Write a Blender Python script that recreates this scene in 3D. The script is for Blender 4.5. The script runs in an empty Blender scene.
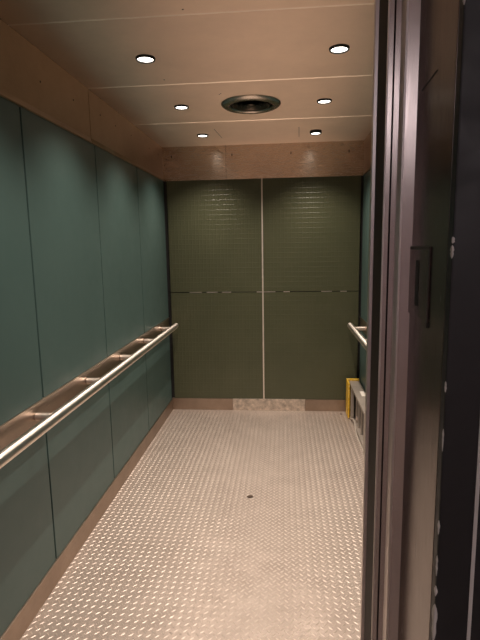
import bpy, bmesh, math, random
from mathutils import Vector, Matrix
random.seed(7)
S = bpy.context.scene
COL = S.collection
PI = math.pi

# ------------------------------------------------------------------ dimensions (metres)
W = 0.933          # half width of the car
YB = 4.7325        # back wall
YF = 1.02          # inside face of the car front
ZC = 2.566         # ceiling
ZT = 2.257         # top of the wall panels
SEAMS = [1.27, 2.143, 2.996, 3.857]
CSEAMS = [1.255, 2.104, 2.944, 3.835]
BAND0, BAND1 = 0.835, 0.948

# ------------------------------------------------------------------ materials
def new_mat(name):
    m = bpy.data.materials.new(name); m.use_nodes = True
    nt = m.node_tree; b = nt.nodes['Principled BSDF']
    return m, nt, b

def N(nt, kind, **kw):
    n = nt.nodes.new(kind)
    for k, v in kw.items(): setattr(n, k, v)
    return n

def coords(nt, scale=(1, 1, 1), rot=(0, 0, 0)):
    g = N(nt, 'ShaderNodeNewGeometry')
    mp = N(nt, 'ShaderNodeMapping'); mp.inputs['Scale'].default_value = scale
    mp.inputs['Rotation'].default_value = rot
    nt.links.new(g.outputs['Position'], mp.inputs['Vector'])
    return mp.outputs['Vector']

def noise(nt, vec, scale, detail=4, rough=.6):
    n = N(nt, 'ShaderNodeTexNoise'); n.inputs['Scale'].default_value = scale
    n.inputs['Detail'].default_value = detail; n.inputs['Roughness'].default_value = rough
    nt.links.new(vec, n.inputs['Vector']); return n.outputs['Fac']

def ramp(nt, fac, stops):
    r = N(nt, 'ShaderNodeValToRGB')
    el = r.color_ramp.elements
    while len(el) < len(stops): el.new(.5)
    for e, (p, c) in zip(el, stops):
        e.position = p; e.color = (c, c, c, 1) if not hasattr(c, '__len__') else (*c, 1)
    nt.links.new(fac, r.inputs['Fac']); return r.outputs['Color']

def bump(nt, b, h, strength, dist):
    n = N(nt, 'ShaderNodeBump'); n.inputs['Strength'].default_value = strength
    n.inputs['Distance'].default_value = dist
    nt.links.new(h, n.inputs['Height']); nt.links.new(n.outputs['Normal'], b.inputs['Normal'])

def plain(name, col, rough=.5, metal=0., spec=.5):
    m, nt, b = new_mat(name)
    b.inputs['Base Color'].default_value = (*col, 1); b.inputs['Roughness'].default_value = rough
    b.inputs['Metallic'].default_value = metal; b.inputs['Specular IOR Level'].default_value = spec
    return m

def brushed(name, col, r0, r1, stretch, blotch=.12, bstr=.06, metal=1., smear=None, aniso=.9, bscale=2.6):
    """brushed stainless: fine streaks along one axis plus slow blotches of wear"""
    m, nt, b = new_mat(name)
    b.inputs['Metallic'].default_value = metal
    v = coords(nt, stretch)
    st = noise(nt, v, 60, 3, .6)
    v2 = coords(nt, (1, 1, 1)); bl = noise(nt, v2, bscale, 6, .7)
    c0 = tuple(x * (1 - blotch) for x in col); c1 = tuple(min(1, x * (1 + blotch)) for x in col)
    nt.links.new(ramp(nt, bl, [(.3, c0), (.7, c1)]), b.inputs['Base Color'])
    nt.links.new(ramp(nt, st, [(.25, r0), (.75, r1)]), b.inputs['Roughness'])
    bump(nt, b, st, bstr, .001)
    if smear:                                   # highlights spread across the brushing direction
        t = N(nt, 'ShaderNodeCombineXYZ')
        for i in range(3): t.inputs[i].default_value = smear[i]
        b.inputs['Anisotropic'].default_value = aniso
        nt.links.new(t.outputs[0], b.inputs['Tangent'])
    return m

STEEL = (.62, .545, .475)
M_ceil = brushed('ceiling_steel', (.92, .77, .645), .48, .58, (.25, 6, 1), .05, .02, 1., (0, 1, 0))
M_frz = brushed('shaded_side_frieze_sheet', (.35, .265, .18), .42, .52, (4, .3, 4), .12, .02, 1., (0, 0, 1), .85)  # side friezes: their dimmer reflections are put into a darker steel colour
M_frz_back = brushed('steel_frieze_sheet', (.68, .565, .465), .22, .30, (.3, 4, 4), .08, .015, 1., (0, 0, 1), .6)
M_joint = plain('joint_steel', (.95, .84, .73), .34, 1)
M_kick = brushed('kick_steel', (.38, .30, .24), .30, .48, (.6, .6, 5), .18)
M_kick_worn = brushed('worn_kick_steel', (.66, .59, .52), .34, .60, (.4, .4, 6), .40, .06, 1., None, .9, 26)
M_band = brushed('band_steel', (.46, .38, .32), .27, .34, (4, .3, 4), .06, .01)
M_rail = brushed('rail_steel', (.82, .76, .69), .34, .42, (5, .2, 5), .04, .01, 1., (0, 1, 0))
M_jamb = brushed('jamb_steel', (.66, .585, .55), .20, .27, (3, 3, .3), .06, .006)
M_rev = brushed('reveal_steel', (.13, .10, .09), .20, .28, (3, 3, .3), .12, .01)
M_edge_dark = plain('dark_edge_steel', (.035, .024, .020), .6, 0, .15)
M_bracket = plain('bracket_steel', (.80, .70, .62), .40, 1)
M_edge = plain('edge_steel', (.80, .73, .70), .34, 1)
M_strip = plain('strip_steel', (.82, .74, .66), .45, .6)
M_dark = plain('gap_black', (.012, .012, .012), .7)
M_black_ring = plain('bezel_black', (.02, .018, .017), .45)
M_black_metal = plain('screw_dark', (.06, .05, .04), .45, .6)
M_rubber = plain('rubber_black', (.02, .02, .02), .6)

def mat_teal(name='teal_laminate'):
    m, nt, b = new_mat(name)
    v = coords(nt); n1 = noise(nt, v, 1.7, 5, .6)
    nt.links.new(ramp(nt, n1, [(.3, (.066, .114, .106)), (.7, (.077, .129, .120))]), b.inputs['Base Color'])
    n2 = noise(nt, v, 9, 6, .65)
    nt.links.new(ramp(nt, n2, [(.3, .36), (.75, .46)]), b.inputs['Roughness'])
    n3 = noise(nt, v, 420, 2, .5)
    bump(nt, b, n3, .05, .0006)
    b.inputs['Specular IOR Level'].default_value = .4
    return m
M_teal = mat_teal()

def mat_olive():
    """olive coated sheet with rows of shallow pressed pads"""
    m, nt, b = new_mat('olive_embossed_sheet')
    v = coords(nt, (1, 1, 1), (PI / 2, 0, 0))          # x, z -> x, y
    br = N(nt, 'ShaderNodeTexBrick')
    br.offset = 0; br.squash = 1
    br.inputs['Scale'].default_value = 1
    br.inputs['Brick Width'].default_value = .034; br.inputs['Row Height'].default_value = .046
    br.inputs['Mortar Size'].default_value = .0045; br.inputs['Mortar Smooth'].default_value = 1
    nt.links.new(v, br.inputs['Vector'])
    g = coords(nt); n1 = noise(nt, g, 2.2, 5, .6)
    nt.links.new(ramp(nt, n1, [(.3, (.074, .080, .043)), (.7, (.088, .093, .051))]), b.inputs['Base Color'])
    n2 = noise(nt, g, 14, 5, .6)
    nt.links.new(ramp(nt, n2, [(.3, .28), (.7, .38)]), b.inputs['Roughness'])
    bump(nt, b, br.outputs['Fac'], .5, .0025)
    b.inputs['Specular IOR Level'].default_value = .45
    return m
M_olive = mat_olive()

def mat_lug():
    m, nt, b = new_mat('worn_lug_steel')
    v = coords(nt); n1 = noise(nt, v, 5, 5, .6)
    nt.links.new(ramp(nt, n1, [(.3, (.60, .515, .45)), (.7, (.74, .645, .57))]), b.inputs['Base Color'])
    b.inputs['Metallic'].default_value = .5; b.inputs['Roughness'].default_value = .42
    return m
M_lug = mat_lug()

def mat_floor():
    m, nt, b = new_mat('tread_plate_steel')
    v = coords(nt)
    n1 = noise(nt, v, 1.9, 5, .6); n2 = noise(nt, v, 7.5, 6, .7)
    mx = N(nt, 'ShaderNodeMix', data_type='FLOAT'); mx.inputs['Factor'].default_value = .4
    nt.links.new(n1, mx.inputs[2]); nt.links.new(n2, mx.inputs[3])
    nt.links.new(ramp(nt, mx.outputs[0], [(.32, (.38, .31, .265)), (.66, (.56, .47, .41))]), b.inputs['Base Color'])
    nt.links.new(ramp(nt, mx.outputs[0], [(.3, .48), (.7, .36)]), b.inputs['Roughness'])
    b.inputs['Metallic'].default_value = .5
    n3 = noise(nt, v, 260, 3, .6); bump(nt, b, n3, .10, .0008)
    n4 = noise(nt, v, 2.6, 3, .5); b2 = N(nt, 'ShaderNodeBump'); b2.inputs['Strength'].default_value = 1
    b2.inputs['Distance'].default_value = .012; nt.links.new(n4, b2.inputs['Height'])
    nt.links.new(b2.outputs['Normal'], [n for n in nt.nodes if n.type == 'BUMP' and n != b2][0].inputs['Normal'])
    return m
M_floor = mat_floor()

def mat_yellow():
    m, nt, b = new_mat('worn_yellow_paint')
    v = coords(nt); n = noise(nt, v, 38, 6, .7)
    nt.links.new(ramp(nt, n, [(.38, (.62, .34, .02)), (.55, (.86, .55, .04)), (.66, (.9, .74, .40))]), b.inputs['Base Color'])
    b.inputs['Roughness'].default_value = .42
    return m
M_yellow = mat_yellow()
M_grey = brushed('galvanised_grey', (.42, .37, .32), .35, .5, (1, 1, 1), .2, .03, .3)
M_darkgrey = plain('dark_panel_grey', (.05, .045, .04), .5)
M_white = plain('white_label', (.85, .80, .72), .5)
M_cable = plain('cable_grey', (.50, .44, .38), .5)

def mat_black_paint():
    m, nt, b = new_mat('black_frame_paint')
    v = coords(nt); n = noise(nt, v, 30, 5, .6)
    nt.links.new(ramp(nt, n, [(.3, .40), (.7, .55)]), b.inputs['Roughness'])
    b.inputs['Base Color'].default_value = (.011, .011, .012, 1)
    n2 = noise(nt, v, 160, 3, .6); bump(nt, b, n2, .15, .0008)
    return m
M_blackpaint = mat_black_paint()
M_chip = plain('bare_chipped_paint', (.62, .60, .56), .7)
M_vent = plain('vent_metal', (.52, .47, .42), .26, 1)
M_vent_in = plain('vent_cone', (.10, .085, .07), .35, .9)
M_hallwall = plain('hall_wall_paint', (.62, .55, .55), .7)
M_hallfloor = plain('hall_floor_vinyl', (.34, .27, .22), .4)
M_dirt = plain('dirt_crumb', (.10, .07, .05), .9)

def mat_emit(name, col, s):
    m = bpy.data.materials.new(name); m.use_nodes = True; nt = m.node_tree
    nt.nodes.remove(nt.nodes['Principled BSDF'])
    e = N(nt, 'ShaderNodeEmission'); e.inputs['Color'].default_value = (*col, 1); e.inputs['Strength'].default_value = s
    nt.links.new(e.outputs[0], nt.nodes['Material Output'].inputs['Surface']); return m
LAMP = (1.0, .845, .72)
M_lens = mat_emit('lamp_lens', (1, .93, .85), 6)
M_tube = mat_emit('hall_lamp_diffuser', (1, .88, .90), 26.0)
M_panel = mat_emit('hall_panel_diffuser', (1, .88, .92), 2.4)

# ------------------------------------------------------------------ mesh helpers
def obj(name, bm, mat, parent=None, smooth=False, loc=None):
    me = bpy.data.meshes.new(name)
    bmesh.ops.recalc_face_normals(bm, faces=bm.faces[:])
    bm.to_mesh(me); bm.free()
    if smooth:
        for p in me.polygons: p.use_smooth = True
        me.set_sharp_from_angle(angle=math.radians(40))
    me.materials.append(mat)
    o = bpy.data.objects.new(name, me); COL.objects.link(o)
    if loc is not None: o.location = loc
    if parent is not None: o.parent = parent
    return o

def add_box(bm, x0, x1, y0, y1, z0, z1, bev=0., seg=2):
    t = bmesh.new()
    bmesh.ops.create_cube(t, size=1)
    for v in t.verts:
        v.co = Vector(((x0 + x1) / 2 + v.co.x * (x1 - x0), (y0 + y1) / 2 + v.co.y * (y1 - y0), (z0 + z1) / 2 + v.co.z * (z1 - z0)))
    if bev > 0:
        bmesh.ops.bevel(t, geom=t.edges[:], offset=bev, segments=seg, affect='EDGES', profile=.6)
    me = bpy.data.meshes.new('t'); t.to_mesh(me); t.free(); bm.from_mesh(me); bpy.data.meshes.remove(me)
    return bm

def box(*a, **k): return add_box(bmesh.new(), *a, **k)

def add_lathe(bm, prof, seg=40, cap0=False, cap1=False, center=(0, 0, 0)):
    rings = []
    c = Vector(center)
    for r, z in prof:
        rings.append([bm.verts.new(c + Vector((r * math.cos(2 * PI * i / seg), r * math.sin(2 * PI * i / seg), z))) for i in range(seg)])
    for a, b in zip(rings, rings[1:]):
        for i in range(seg):
            bm.faces.new((a[i], a[(i + 1) % seg], b[(i + 1) % seg], b[i]))
    if cap0: bm.faces.new(rings[0][::-1])
    if cap1: bm.faces.new(rings[-1])
    return bm

def add_cyl(bm, p0, p1, r, seg=24, bev=0., r2=None):
    """closed cylinder p0->p1, with rounded end edges"""
    p0, p1 = Vector(p0), Vector(p1); d = p1 - p0; L = d.length
    r2 = r if r2 is None else r2
    if bev > 0:
        prof = [(r - bev, 0), (r - bev * .3, bev * .3), (r, bev), (r2, L - bev), (r2 - bev * .3, L - bev * .3), (r2 - bev, L)]
    else: prof = [(r, 0), (r2, L)]
    t = bmesh.new(); add_lathe(t, prof, seg, True, True)
    q = Vector((0, 0, 1)).rotation_difference(d.normalized()).to_matrix().to_4x4()
    t.transform(Matrix.Translation(p0) @ q)
    me = bpy.data.meshes.new('t'); t.to_mesh(me); t.free(); bm.from_mesh(me); bpy.data.meshes.remove(me)
    return bm

def add_tube(bm, pts, r, seg=10):
    pts = [Vector(p) for p in pts]; rings = []
    for i, p in enumerate(pts):
        d = (pts[min(i + 1, len(pts) - 1)] - pts[max(i - 1, 0)]).normalized()
        a = d.cross(Vector((0, 0, 1)))
        if a.length < .1: a = d.cross(Vector((0, 1, 0)))
        a.normalize(); b = d.cross(a)
        rings.append([bm.verts.new(p + a * (r * math.cos(2 * PI * k / seg)) + b * (r * math.sin(2 * PI * k / seg))) for k in range(seg)])
    for A, B in zip(rings, rings[1:]):
        for k in range(seg): bm.faces.new((A[k], A[(k + 1) % seg], B[(k + 1) % seg], B[k]))
    bm.faces.new(rings[0][::-1]); bm.faces.new(rings[-1]); return bm

def tag(o, label, cat, group=None, kind=None):
    o['label'] = label; o['category'] = cat
    if group: o['group'] = group
    if kind: o['kind'] = kind
    return o

def empty(name, loc, label, cat, group=None, kind=None):
    o = bpy.data.objects.new(name, None); COL.objects.link(o); o.location = loc
    o.empty_display_size = .05
    return tag(o, label, cat, group, kind)

def struct(name, bm, mat, label, cat, smooth=False):
    return tag(obj(name, bm, mat, None, smooth), label, cat, None, 'structure')

# ------------------------------------------------------------------ floor: raised-lug tread plate
def build_floor():
    bm = bmesh.new()
    add_box(bm, -W - .01, W + .01, YF - .10, YB + .01, -.012, 0)
    me = bpy.data.meshes.new('t'); bm.to_mesh(me); bm.free()
    verts = [tuple(v.co) for v in me.vertices]; faces = [tuple(p.vertices) for p in me.polygons]
    bpy.data.meshes.remove(me)
    a = .019; L = .0145; Wd = .0036; h = .0016
    nx = int(W / a); ny = int((YB - YF + .08) / a)
    prof = [(-1, 0), (-.55, .78), (0, 1), (.55, .78), (1, 0), (.55, -.78), (0, -1), (-.55, -.78)]
    for j in range(ny):
        for i in range(nx):
            cx = -W + .02 + (2 * i + j % 2) * a; cy = YF - .07 + j * a
            if cx > W - .015 or cy > YB - .03: continue
            t = PI / 4 if j % 2 == 0 else -PI / 4
            c, s = math.cos(t), math.sin(t); b = len(verts)
            for u, w in prof:
                x, y = u * L, w * Wd; verts.append((cx + c * x - s * y, cy + s * x + c * y, 0.0))
            for u in (-.55, 0, .55):
                x = u * L; verts.append((cx + c * x, cy + s * x, h if u == 0 else h * .9))
            p, q, r = b + 8, b + 9, b + 10
            faces += [(b, p, b + 1), (b + 1, p, q, b + 2), (b + 2, q, r, b + 3), (b + 3, r, b + 4),
                      (b + 4, r, b + 5), (b + 5, r, q, b + 6), (b + 6, q, p, b + 7), (b + 7, p, b)]
    m = bpy.data.meshes.new('floor'); m.from_pydata(verts, [], faces); m.update()
    bm = bmesh.new(); bm.from_mesh(m); bpy.data.meshes.remove(m)
    me = bpy.data.meshes.new('floor')
    for f in bm.faces: f.smooth = False
    bmesh.ops.recalc_face_normals(bm, faces=bm.faces[:])
    bm.to_mesh(me); bm.free(); me.materials.append(M_floor); me.materials.append(M_lug)
    for p in me.polygons: p.material_index = 1 if p.index > 5 else 0
    o = bpy.data.objects.new('floor', me); COL.objects.link(o)
    return tag(o, 'worn steel tread plate floor of the elevator car', 'floor', None, 'structure')
build_floor()

# ------------------------------------------------------------------ ceiling
ceil = struct('ceiling', box(-W - .03, W + .03, YF - .1, YB + .03, ZC + .012, ZC + .04), M_dark,
              'brushed steel panel ceiling of the elevator car', 'ceiling')
ys = [YF - .04] + CSEAMS + [YB]
for y0, y1 in zip(ys, ys[1:]):
    obj('ceiling_panel', box(-W, W, y0 + .001, y1 - .001, ZC, ZC + .012, bev=.0012), M_ceil, ceil)
for y in CSEAMS:
    bm = bmesh.new(); pr = ((y - .004, ZC), (y, ZC - .0036), (y + .004, ZC), (y, ZC + .004))
    A = [bm.verts.new((-W, a, b)) for a, b in pr]; B = [bm.verts.new((W, a, b)) for a, b in pr]
    for i in range(4): bm.faces.new((A[i], A[(i + 1) % 4], B[(i + 1) % 4], B[i]))
    bm.faces.new(A); bm.faces.new(B[::-1]); obj('joint_strip', bm, M_joint, ceil)
for x, y0, y1, dx in ((.326, 4.11, 4.485, .012), (-.350, 4.07, 4.413, .022)):
    bm = box(-.0015, .0015, -(y1 - y0) / 2, (y1 - y0) / 2, -.0006, .001)
    o = obj('slot', bm, M_dark, ceil, loc=(x + dx / 2, (y0 + y1) / 2, ZC)); o.rotation_euler.z = -math.atan2(dx, y1 - y0)
o = obj('slot', box(-.0015, .0015, -.02, .02, -.0006, .001), M_dark, ceil, loc=(-.185, 3.165, ZC)); o.rotation_euler.z = .5
for x, y in ((.02, 2.0), (-.46, 2.86), (-.19, 2.06)):
    obj('rivet', add_cyl(bmesh.new(), (x, y, ZC - .0012), (x, y, ZC + .002), .004, 12), M_black_metal, ceil)

# ------------------------------------------------------------------ side walls
def side_wall(sx, side):
    def bx(xa, xb, *r, **k):                # distances measured from the panel face outward
        x0, x1 = sorted((sx * xa, sx * xb)); return box(x0, x1, *r, **k)
    wall = struct('wall_' + side, bx(W + .018, W + .06, YF - .05, YB + .03, -.01, ZC + .03), M_dark,
                  f'teal laminate panelled wall on the {side} side of the car', 'wall')
    yy = [YF] + SEAMS + [YB - .012]
    for y0, y1 in zip(yy, yy[1:]):
        a = y0 + (.0065 if y0 > YF else 0); b = y1 - .0065
        obj('upper_panel', bx(W, W + .018, a, b, BAND1 - .02, ZT, bev=.0015), M_teal, wall)
        obj('lower_panel', bx(W, W + .018, a, b, .10, BAND0 + .02, bev=.0015), M_teal, wall)
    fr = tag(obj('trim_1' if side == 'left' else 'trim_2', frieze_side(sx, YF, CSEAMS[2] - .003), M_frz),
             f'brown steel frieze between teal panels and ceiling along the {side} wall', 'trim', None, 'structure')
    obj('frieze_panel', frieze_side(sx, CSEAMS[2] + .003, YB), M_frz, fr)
    for y, z in ((2.35, 2.42), (2.72, 2.44), (3.12, 2.46), (3.40, 2.46), (3.75, 2.47), (4.25, 2.47), (4.55, 2.47)):
        obj('screw', add_cyl(bmesh.new(), (sx * (W + .002), y, z), (sx * (W - .0018), y, z), .005, 12), M_black_metal, fr)
    band = struct('trim_3' if side == 'left' else 'trim_4', bx(W - .005, W + .017, YF, YB - .004, BAND0, BAND1, bev=.0015), M_band,
                  f'polished steel band behind the handrail on the {side} wall', 'trim')
    base = struct('baseboard_' + side, bx(W - .009, W + .018, YF, YB, 0.0, .112, bev=.002), M_kick,
                  f'scuffed steel kick plate along the foot of the {side} wall', 'baseboard')

def frieze_side(sx, y0, y1):
    """flat sheet with a small rolled lower lip"""
    pr = [(W + .018, ZC)] + [(W, ZC)]
    pr += [(W, ZT + .030)]
    for k in range(1, 8):
        t = k / 7 * PI / 2
        pr.append((W - .010 * (1 - math.cos(t)), ZT + .030 - .026 * math.sin(t)))
    pr += [(W - .010, ZT), (W + .018, ZT)]
    bm = bmesh.new()
    A = [bm.verts.new((sx * x, y0, z)) for x, z in pr]; B = [bm.verts.new((sx * x, y1, z)) for x, z in pr]
    n = len(pr)
    for i in range(n):
        f = bm.faces.new((A[i], A[(i + 1) % n], B[(i + 1) % n], B[i])); f.smooth = 2 <= i <= 8
    bm.faces.new(A[::-1]); bm.faces.new(B); return bm
side_wall(-1, 'left'); side_wall(1, 'right')

# ------------------------------------------------------------------ back wall
wb = struct('wall_back', box(-W - .03, W + .03, YB + .016, YB + .06, -.01, ZC + .03), M_dark,
            'dark olive embossed panel wall at the back of the car', 'wall')
HZ = 1.192
for x0, x1 in ((-W + .026, -.0055), (.0055, W - .020)):
    for z0, z1 in ((.11, HZ - .004), (HZ + .004, ZT + .01)):
        obj('back_panel', box(x0, x1, YB, YB + .016, z0, z1, bev=.0015), M_olive, wb)
obj('centre_strip', box(-.0065, .0065, YB - .005, YB + .012, .11, ZT + .002, bev=.0015), M_strip, wb)
for a, b in ((-.72, -.60), (-.55, -.44), (-.40, -.31), (-.06, -.008), (.008, .12), (.20, .26), (.56, .66), (.74, .80)):
    obj('joint_clip', box(a, b, YB - .001, YB + .012, HZ - .003, HZ + .003, bev=.0008), M_edge, wb)
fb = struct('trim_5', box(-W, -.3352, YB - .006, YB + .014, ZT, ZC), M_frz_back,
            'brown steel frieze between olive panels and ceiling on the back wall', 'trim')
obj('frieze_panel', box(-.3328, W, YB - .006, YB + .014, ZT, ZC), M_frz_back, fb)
for x, z in ((-.85, 2.477), (-.276, 2.477), (.272, 2.477), (.80, 2.477)):
    obj('screw', box(x - .004, x + .004, YB - .009, YB, z - .011, z + .011, bev=.001), M_black_metal, fb)
kb = struct('baseboard_back', box(-W, -.3125, YB - .010, YB + .014, 0, .118, bev=.002), M_kick,
            'steel kick plate under the olive back wall with a paler worn middle piece', 'baseboard')
k2 = obj('worn_plate', box(-.3115, .4085, YB - .0115, YB + .014, 0, .119, bev=.002), M_kick_worn, kb)
k2['label'] = 'paler scratched plate'
obj('plate', box(.4095, W, YB - .010, YB + .014, 0, .118, bev=.002), M_kick, kb)

# ------------------------------------------------------------------ handrails
def handrail(sx, side, label):
    t = empty('handrail', (sx * W, 2.9, .885), label, 'handrail', 'wall handrails')
    XR, ZR, R = (W - .087 if sx < 0 else W - .107), .878, .027
    c = Vector(t.location)
    def L(p): return Vector(p) - c
    r = obj('rail', add_cyl(bmesh.new(), L((sx * XR, YF + .12, ZR)), L((sx * XR, 4.64, ZR)), R, 32, .004), M_rail, t, True)
    for y in (1.46, 2.05, 2.64, 3.23, 3.815, 4.39):
        b = obj('bracket', add_cyl(bmesh.new(), L((sx * (W - .012), y, ZR + .012)), L((sx * (XR + .008), y, ZR + .012)), .0185, 24), M_bracket, t, True)
        obj('collar', add_cyl(bmesh.new(), L((sx * (W - .005), y, ZR + .012)), L((sx * (W - .012), y, ZR + .012)), .0200, 24, .002), M_band, b, True)
        b['label'] = 'short round standoff'
    return t
handrail(-1, 'left', 'long tubular steel handrail along the left teal wall')
handrail(1, 'right', 'mostly hidden steel handrail on the right wall above the yellow box')

# ------------------------------------------------------------------ downlights
def downlight(x, y, label, drop=0., tilt=0.):
    t = empty('ceiling_light', (x, y, ZC - drop), label, 'ceiling light', 'recessed ceiling downlights')
    t.rotation_euler.x = tilt
    bm = bmesh.new()
    add_lathe(bm, [(.030, drop + .004), (.0475, drop + .0005), (.0485, -.004), (.0470, -.0105), (.0445, -.012), (.0400, -.011), (.0385, -.006), (.0385, -.002)], 48)
    obj('bezel', bm, M_black_ring, t, True)
    bm = bmesh.new(); add_lathe(bm, [(.0388, -.006), (.030, -.0085), (.015, -.0095), (.002, -.0098)], 40, False, True)
    obj('lens', bm, M_lens, t, True)
    la = bpy.data.lights.new('lamp', 'SPOT'); la.shadow_soft_size = .009; la.energy = LAMP_W
    la.color = LAMP; la.spot_size = math.radians(114); la.spot_blend = 1.0
    lo = bpy.data.objects.new('lamp', la); COL.objects.link(lo); lo.parent = t; lo.location = (0, 0, -.0135)
    return t
LAMP_W = 62.0
for k, (y, d) in enumerate(((2.532, 'nearest'), (3.399, 'middle'), (4.267, 'farthest'))):
    for x, s in ((-.474, 'left'), (.468, 'right')):
        drop = .014 if (k == 2 and x > 0) else 0
        lab = f'round black rimmed downlight, {d} of the {s} ceiling row' + (', hanging loose' if drop else '')
        downlight(x, y, lab, drop, .0)
for x, s in ((-.474, 'left'), (.468, 'right')):
    downlight(x, 1.665, f'round black rimmed downlight in the {s} ceiling row, above the doorway end')

# ------------------------------------------------------------------ ceiling vent
v = empty('ceiling_vent', (-.01, 3.40, ZC), 'large round steel air diffuser in the middle of the ceiling', 'air vent')
bm = bmesh.new(); add_lathe(bm, [(.196, .002), (.197, -.006), (.190, -.014), (.176, -.022), (.160, -.025), (.146, -.022), (.138, -.014), (.135, .002)], 64)
obj('outer_ring', bm, M_vent, v, True)
for r, z in ((.118, -.018), (.090, -.020), (.062, -.022)):
    bm = bmesh.new(); add_lathe(bm, [(r - .014, .002), (r - .004, -.010 + z * .3), (r + .004, z), (r + .001, z + .002), (r - .009, -.004 + z * .3), (r - .019, .002)], 56)
    obj('cone_ring', bm, M_vent_in, v, True)
bm = bmesh.new(); add_lathe(bm, [(.040, .002), (.036, -.012), (.026, -.020), (.010, -.024)], 40, False, True); obj('core', bm, M_vent_in, v, True)
obj('centre_screw', add_cyl(bmesh.new(), (0, 0, -.022), (0, 0, -.029), .009, 20, .002), M_edge, v, True)
bm = bmesh.new(); add_lathe(bm, [(.140, -.001), (.002, -.001)], 48); obj('backing', bm, M_dark, v)

# ------------------------------------------------------------------ yellow ended box by the right wall
b = empty('equipment_box', (.86, 4.45, 0), 'low grey metal box with a yellow end on floor by right wall', 'box')
c = Vector(b.location)
def bb(x0, x1, y0, y1, z0, z1, bev=.003): return box(x0 - c.x, x1 - c.x, y0 - c.y, y1 - c.y, z0, z1, bev=bev)
XW = W - .012
ye = bmesh.new()
def by(x0, x1, y0, y1, z0, z1): add_box(ye, x0 - c.x, x1 - c.x, y0 - c.y, y1 - c.y, z0, z1, bev=.003)
by(.800, .815, 4.50, 4.665, .012, .350)        # yellow face towards the car
by(.800, XW, 4.650, 4.665, .012, .350)         # end plate
by(.800, XW, 4.635, 4.665, .338, .355)         # top lip
e = obj('end_plate', ye, M_yellow, b); e['label'] = 'worn yellow painted end'
obj('body', bb(.868, XW, 3.70, 4.648, .004, .325), M_darkgrey, b)
obj('top_rail', bb(.822, .858, 3.70, 4.645, .318, .340), M_grey, b)
obj('lid', bb(.858, XW, 3.70, 4.648, .325, .336), M_grey, b)
obj('corner_post', bb(.822, .850, 4.465, 4.495, .004, .318), M_grey, b)
obj('corner_post', bb(.822, .850, 3.70, 3.73, .004, .318), M_grey, b)
for y in (4.33, 4.20, 4.05, 3.90): obj('rib', bb(.850, .868, y, y + .02, .03, .318), M_grey, b)
obj('foot_rail', bb(.834, .868, 3.70, 4.42, .004, .030), M_grey, b)
lp = obj('sticker', bb(.872, .912, 4.16, 4.30, .336, .3372, 0), M_white, b); lp['label'] = 'white sticker'
cab = bmesh.new(); add_tube(cab, [Vector(p) - Vector((c.x, c.y, 0)) for p in
     ((.822, 4.50, .012), (.826, 4.44, .03), (.830, 4.36, .055), (.834, 4.28, .052), (.828, 4.20, .02), (.824, 4.10, .009), (.824, 3.95, .009), (.828, 3.75, .009))], .006)
obj('cable', cab, M_cable, b, True)
obj('latch', bb(.842, .868, 4.24, 4.29, .085, .12), M_edge, b)

# ------------------------------------------------------------------ dirt on the floor
def crumb(x, y, s, label):
    bm = bmesh.new(); bmesh.ops.create_icosphere(bm, subdivisions=2, radius=1)
    for q in bm.verts:
        k = 1 + .45 * (random.random() - .5)
        q.co = Vector((q.co.x * s * k * 1.5, q.co.y * s * k, max(q.co.z, -.5) * s * .5 * k + s * .25))
    tag(obj('dirt_crumb', bm, M_dirt, None, True, loc=(x, y, .001)), label, 'debris')
crumb(-.025, 3.013, .015, 'small dark crumb of dirt in the middle of the steel floor')
crumb(.754, 4.640, .008, 'tiny dark crumb of dirt on the floor by the yellow box')

# ------------------------------------------------------------------ doorway at the right: car return, doors, jamb, frame
OH = 2.32
def vbar(x0, x1, y0, y1, z0=0., z1=OH + .05, bev=.002): return box(x0, x1, y0, y1, z0, z1, bev=bev, seg=2)
wf = struct('wall_front', box(.378, W + .03, .985, YF, -.01, ZC + .03), M_jamb, 'steel front return of the car beside the doorway', 'wall')
obj('left_return', box(-W - .03, -.72, .985, YF, -.01, ZC + .03), M_jamb, wf)
obj('transom', box(-.72, .378, .985, YF, OH, ZC + .03), M_jamb, wf)
def prism(pts, z0=0., z1=OH + .05):
    bm = bmesh.new(); A = [bm.verts.new((x, y, z0)) for x, y in pts]; B = [bm.verts.new((x, y, z1)) for x, y in pts]; n = len(pts)
    for i in range(n): bm.faces.new((A[i], A[(i + 1) % n], B[(i + 1) % n], B[i]))
    bm.faces.new(A[::-1]); bm.faces.new(B); return bm
# car door panel (folded back): dark side edge, bright arrises, face plates slightly splayed to the landing
d2 = struct('door_2', vbar(.374, .90, .868, .890), M_jamb, 'inner steel sliding door standing open at the right of the doorway', 'door')
obj('leading_edge', vbar(.3690, .3735, .866, .948, bev=.001), M_edge_dark, d2)
obj('edge_arris', prism([(.3735, .9630), (.3662, .9645), (.3654, .9660), (.3660, .981), (.3735, .981)]), M_edge, d2)
obj('face_plate', prism([(.3690, .8640), (.3775, .8622), (.3775, .8675), (.3690, .8675)]), M_jamb, d2)
obj('front_arris', prism([(.3684, .8662), (.3684, .8630), (.3708, .8622), (.3710, .8650), (.3700, .8670)]), M_edge, d2)
obj('bead', vbar(.3776, .3800, .8590, .8670, bev=.0008), M_edge_dark, d2)
obj('overlap_strip', prism([(.3802, .8600), (.3900, .8576), (.3900, .8670), (.3802, .8670)]), M_jamb, d2)
d1 = struct('door_1', vbar(.3860, .90, .808, .832), M_jamb, 'outer steel sliding door standing open behind the jamb', 'door')
obj('face_plate', prism([(.3850, .8030), (.4060, .7985), (.4060, .8075), (.3850, .8075)]), M_jamb, d1)
obj('edge_arris', prism([(.3818, .8090), (.3816, .8020), (.3822, .8008), (.3852, .7998), (.3860, .8320), (.3825, .8320)]), M_edge, d1)
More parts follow.
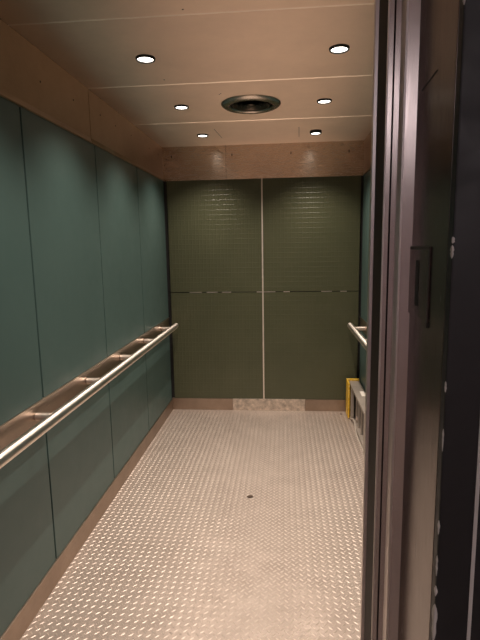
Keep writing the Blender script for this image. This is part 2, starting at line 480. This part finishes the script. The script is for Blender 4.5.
# jamb reveal
t6 = struct('trim_6', vbar(.4015, .4215, .628, .797, bev=.0015), M_rev, 'dark steel jamb reveal between black frame and sliding doors', 'trim')
sc = obj('scratch', box(-.0004, .0006, -.036, .036, -.0008, .0008), M_dark, t6, loc=(.4012, .737, 1.868)); sc.rotation_euler.x = -.06
# keeper
k = empty('lock_keeper', (.4015, .748, 1.59), 'dark lock keeper plate with a slot in the steel jamb', 'lock plate')
bm = box(-.0022, .0006, -.055, .050, -.052, .052, bev=.0008); obj('plate', bm, M_rev, k)
obj('slot', box(-.0028, -.0012, -.004, .012, -.035, .032), M_dark, k)
obj('raised_lip', box(-.0026, -.0005, -.054, -.050, -.060, .050, bev=.001), M_darkgrey, k)
obj('top_lip', box(-.0030, -.0005, -.053, .048, .048, .053, bev=.001), M_darkgrey, k)
# black frame
t7 = struct('trim_7', vbar(.4020, .4460, .612, .630, bev=.0025), M_blackpaint, 'black painted steel door frame with chipped edges at far right', 'trim')
obj('frame_return', vbar(.4215, .4460, .630, .80, bev=.001), M_blackpaint, t7)
def chip(z, h, w, d):
    """a ragged patch where the paint has come off the frame's arris: wraps both faces"""
    bm = bmesh.new(); n = 9; A = []; B = []; C = []
    for i in range(n):
        f = i / (n - 1); k = math.sin(PI * f) ** .6 * (.6 + .7 * random.random())
        zz = z + (f - .5) * h
        A.append(bm.verts.new((.4017 + w * k + .0003, .6116, zz)))
        B.append(bm.verts.new((.4016, .6117, zz)))
        C.append(bm.verts.new((.4015, .6117 + d * k + .0003, zz)))
    for i in range(n - 1):
        bm.faces.new((A[i], A[i + 1], B[i + 1], B[i])); bm.faces.new((B[i], B[i + 1], C[i + 1], C[i]))
    obj('paint_chip', bm, M_chip, t7)
for z, h, w_, d in ((1.945, .020, .0022, .005), (1.915, .012, .0012, .004), (1.651, .008, .003, .003), (1.637, .016, .0020, .006), (1.47, .014, .0016, .004),
                   (1.40, .03, .0010, .003), (1.28, .02, .0014, .003), (1.225, .03, .0012, .003), (1.188, .016, .0022, .004), (1.140, .058, .0036, .008),
                   (1.098, .022, .0034, .006), (1.068, .020, .0030, .006), (1.040, .026, .0036, .006), (1.00, .03, .003, .005)):
    chip(z, h, w_, d)
t8 = struct('trim_8', box(.4462, .4510, .6135, .628, 0, OH + .05), M_chip, 'pale paint line between black frame and dark hall wall', 'trim')
# remaining sides of the doorway (outside the picture) and the landing the camera stands on
t9 = struct('trim_9', box(-.78, -.73, .612, .98, 0, OH + .05), M_blackpaint, 'black frame on the far left side of the doorway', 'trim')
obj('head', box(-.73, .402, .612, .98, OH, OH + .05), M_blackpaint, t9)
sill = struct('trim_10', box(-.73, .40, .60, YF - .10, -.012, -.001), M_kick, 'steel door sill between landing and car floor', 'trim')
HX0, HX1, HY0, HZ2 = -1.6, 3.2, -5.2, 2.62
wh = struct('wall_landing', box(.4512, HX1, .616, .64, 0, HZ2), M_blackpaint, 'dark painted landing wall right of the elevator frame', 'wall')
obj('wall_piece', box(HX0, -.78, .616, .64, 0, HZ2), M_blackpaint, wh)
obj('wall_piece', box(-.78, .4512, .616, .64, OH + .05, HZ2), M_blackpaint, wh)
struct('floor_landing', box(HX0, HX1, HY0, .60, -.03, -.002), M_hallfloor, 'dark landing floor outside the elevator', 'floor')
struct('ceiling_landing', box(HX0, HX1, HY0, .64, HZ2, HZ2 + .03), M_hallwall, 'dark landing ceiling outside the elevator', 'ceiling')
struct('wall_landing_right', box(HX1, HX1 + .04, HY0, .64, 0, HZ2), M_hallwall, 'dark side wall of the landing', 'wall')
struct('wall_landing_left', box(HX0 - .04, HX0, HY0, .64, 0, HZ2), M_hallwall, 'dark wall on the other side of the landing', 'wall')
struct('wall_landing_rear', box(HX0, HX1, HY0 - .04, HY0, 0, HZ2), M_hallwall, 'dark end wall of the landing hallway', 'wall')
for y, lab in ((-2.2, 'nearer to the elevator'), (-4.5, 'farther from the elevator')):
    f = empty('hall_light', (1.5, y, HZ2), f'long ceiling strip light in the landing hallway, {lab}', 'ceiling light', 'hallway strip lights')
    obj('housing', box(-.62, .62, -.10, .10, -.045, 0, bev=.004), M_grey, f)
    obj('diffuser', box(-.60, .60, -.085, .085, -.062, -.045, bev=.006), M_tube, f)

f = empty('hall_light', (-.32, -2.55, HZ2), 'wide ceiling light panel in the landing, reflected in the open door edges', 'ceiling light')
obj('housing', box(-.34, .34, -1.22, 1.22, -.03, 0, bev=.004), M_grey, f)
obj('diffuser', box(-.31, .31, -1.19, 1.19, -.040, -.03, bev=.004), M_panel, f)

# ------------------------------------------------------------------ world, camera, view
w = bpy.data.worlds.new('World'); S.world = w; w.use_nodes = True
w.node_tree.nodes['Background'].inputs['Color'].default_value = (.02, .018, .018, 1)
w.node_tree.nodes['Background'].inputs['Strength'].default_value = .2

YAW, PIT, ROLL, FPX = .0902, -.1529, -.0169, 489.9
cy_, sy_ = math.cos(YAW), math.sin(YAW)
fw = Vector((-sy_ * math.cos(PIT), cy_ * math.cos(PIT), math.sin(PIT)))
r = Vector((cy_, sy_, 0)); u = r.cross(fw)
r2 = r * math.cos(ROLL) + u * math.sin(ROLL); u2 = -r * math.sin(ROLL) + u * math.cos(ROLL)
cam = bpy.data.cameras.new('camera'); co = bpy.data.objects.new('camera', cam); COL.objects.link(co)
cam.sensor_fit = 'VERTICAL'; cam.sensor_height = 36; cam.lens = FPX / 640 * 36; cam.clip_start = .02
m = Matrix.Identity(4)
for i in range(3): m[i][0], m[i][1], m[i][2] = r2[i], u2[i], -fw[i]
m[0][3], m[1][3], m[2][3] = .201, 0, 1.65
co.matrix_world = m
S.camera = co
S.view_settings.view_transform = 'Standard'; S.view_settings.look = 'None'
S.view_settings.gamma = 1; S.view_settings.use_curve_mapping = False
S.view_settings.exposure = 0.0
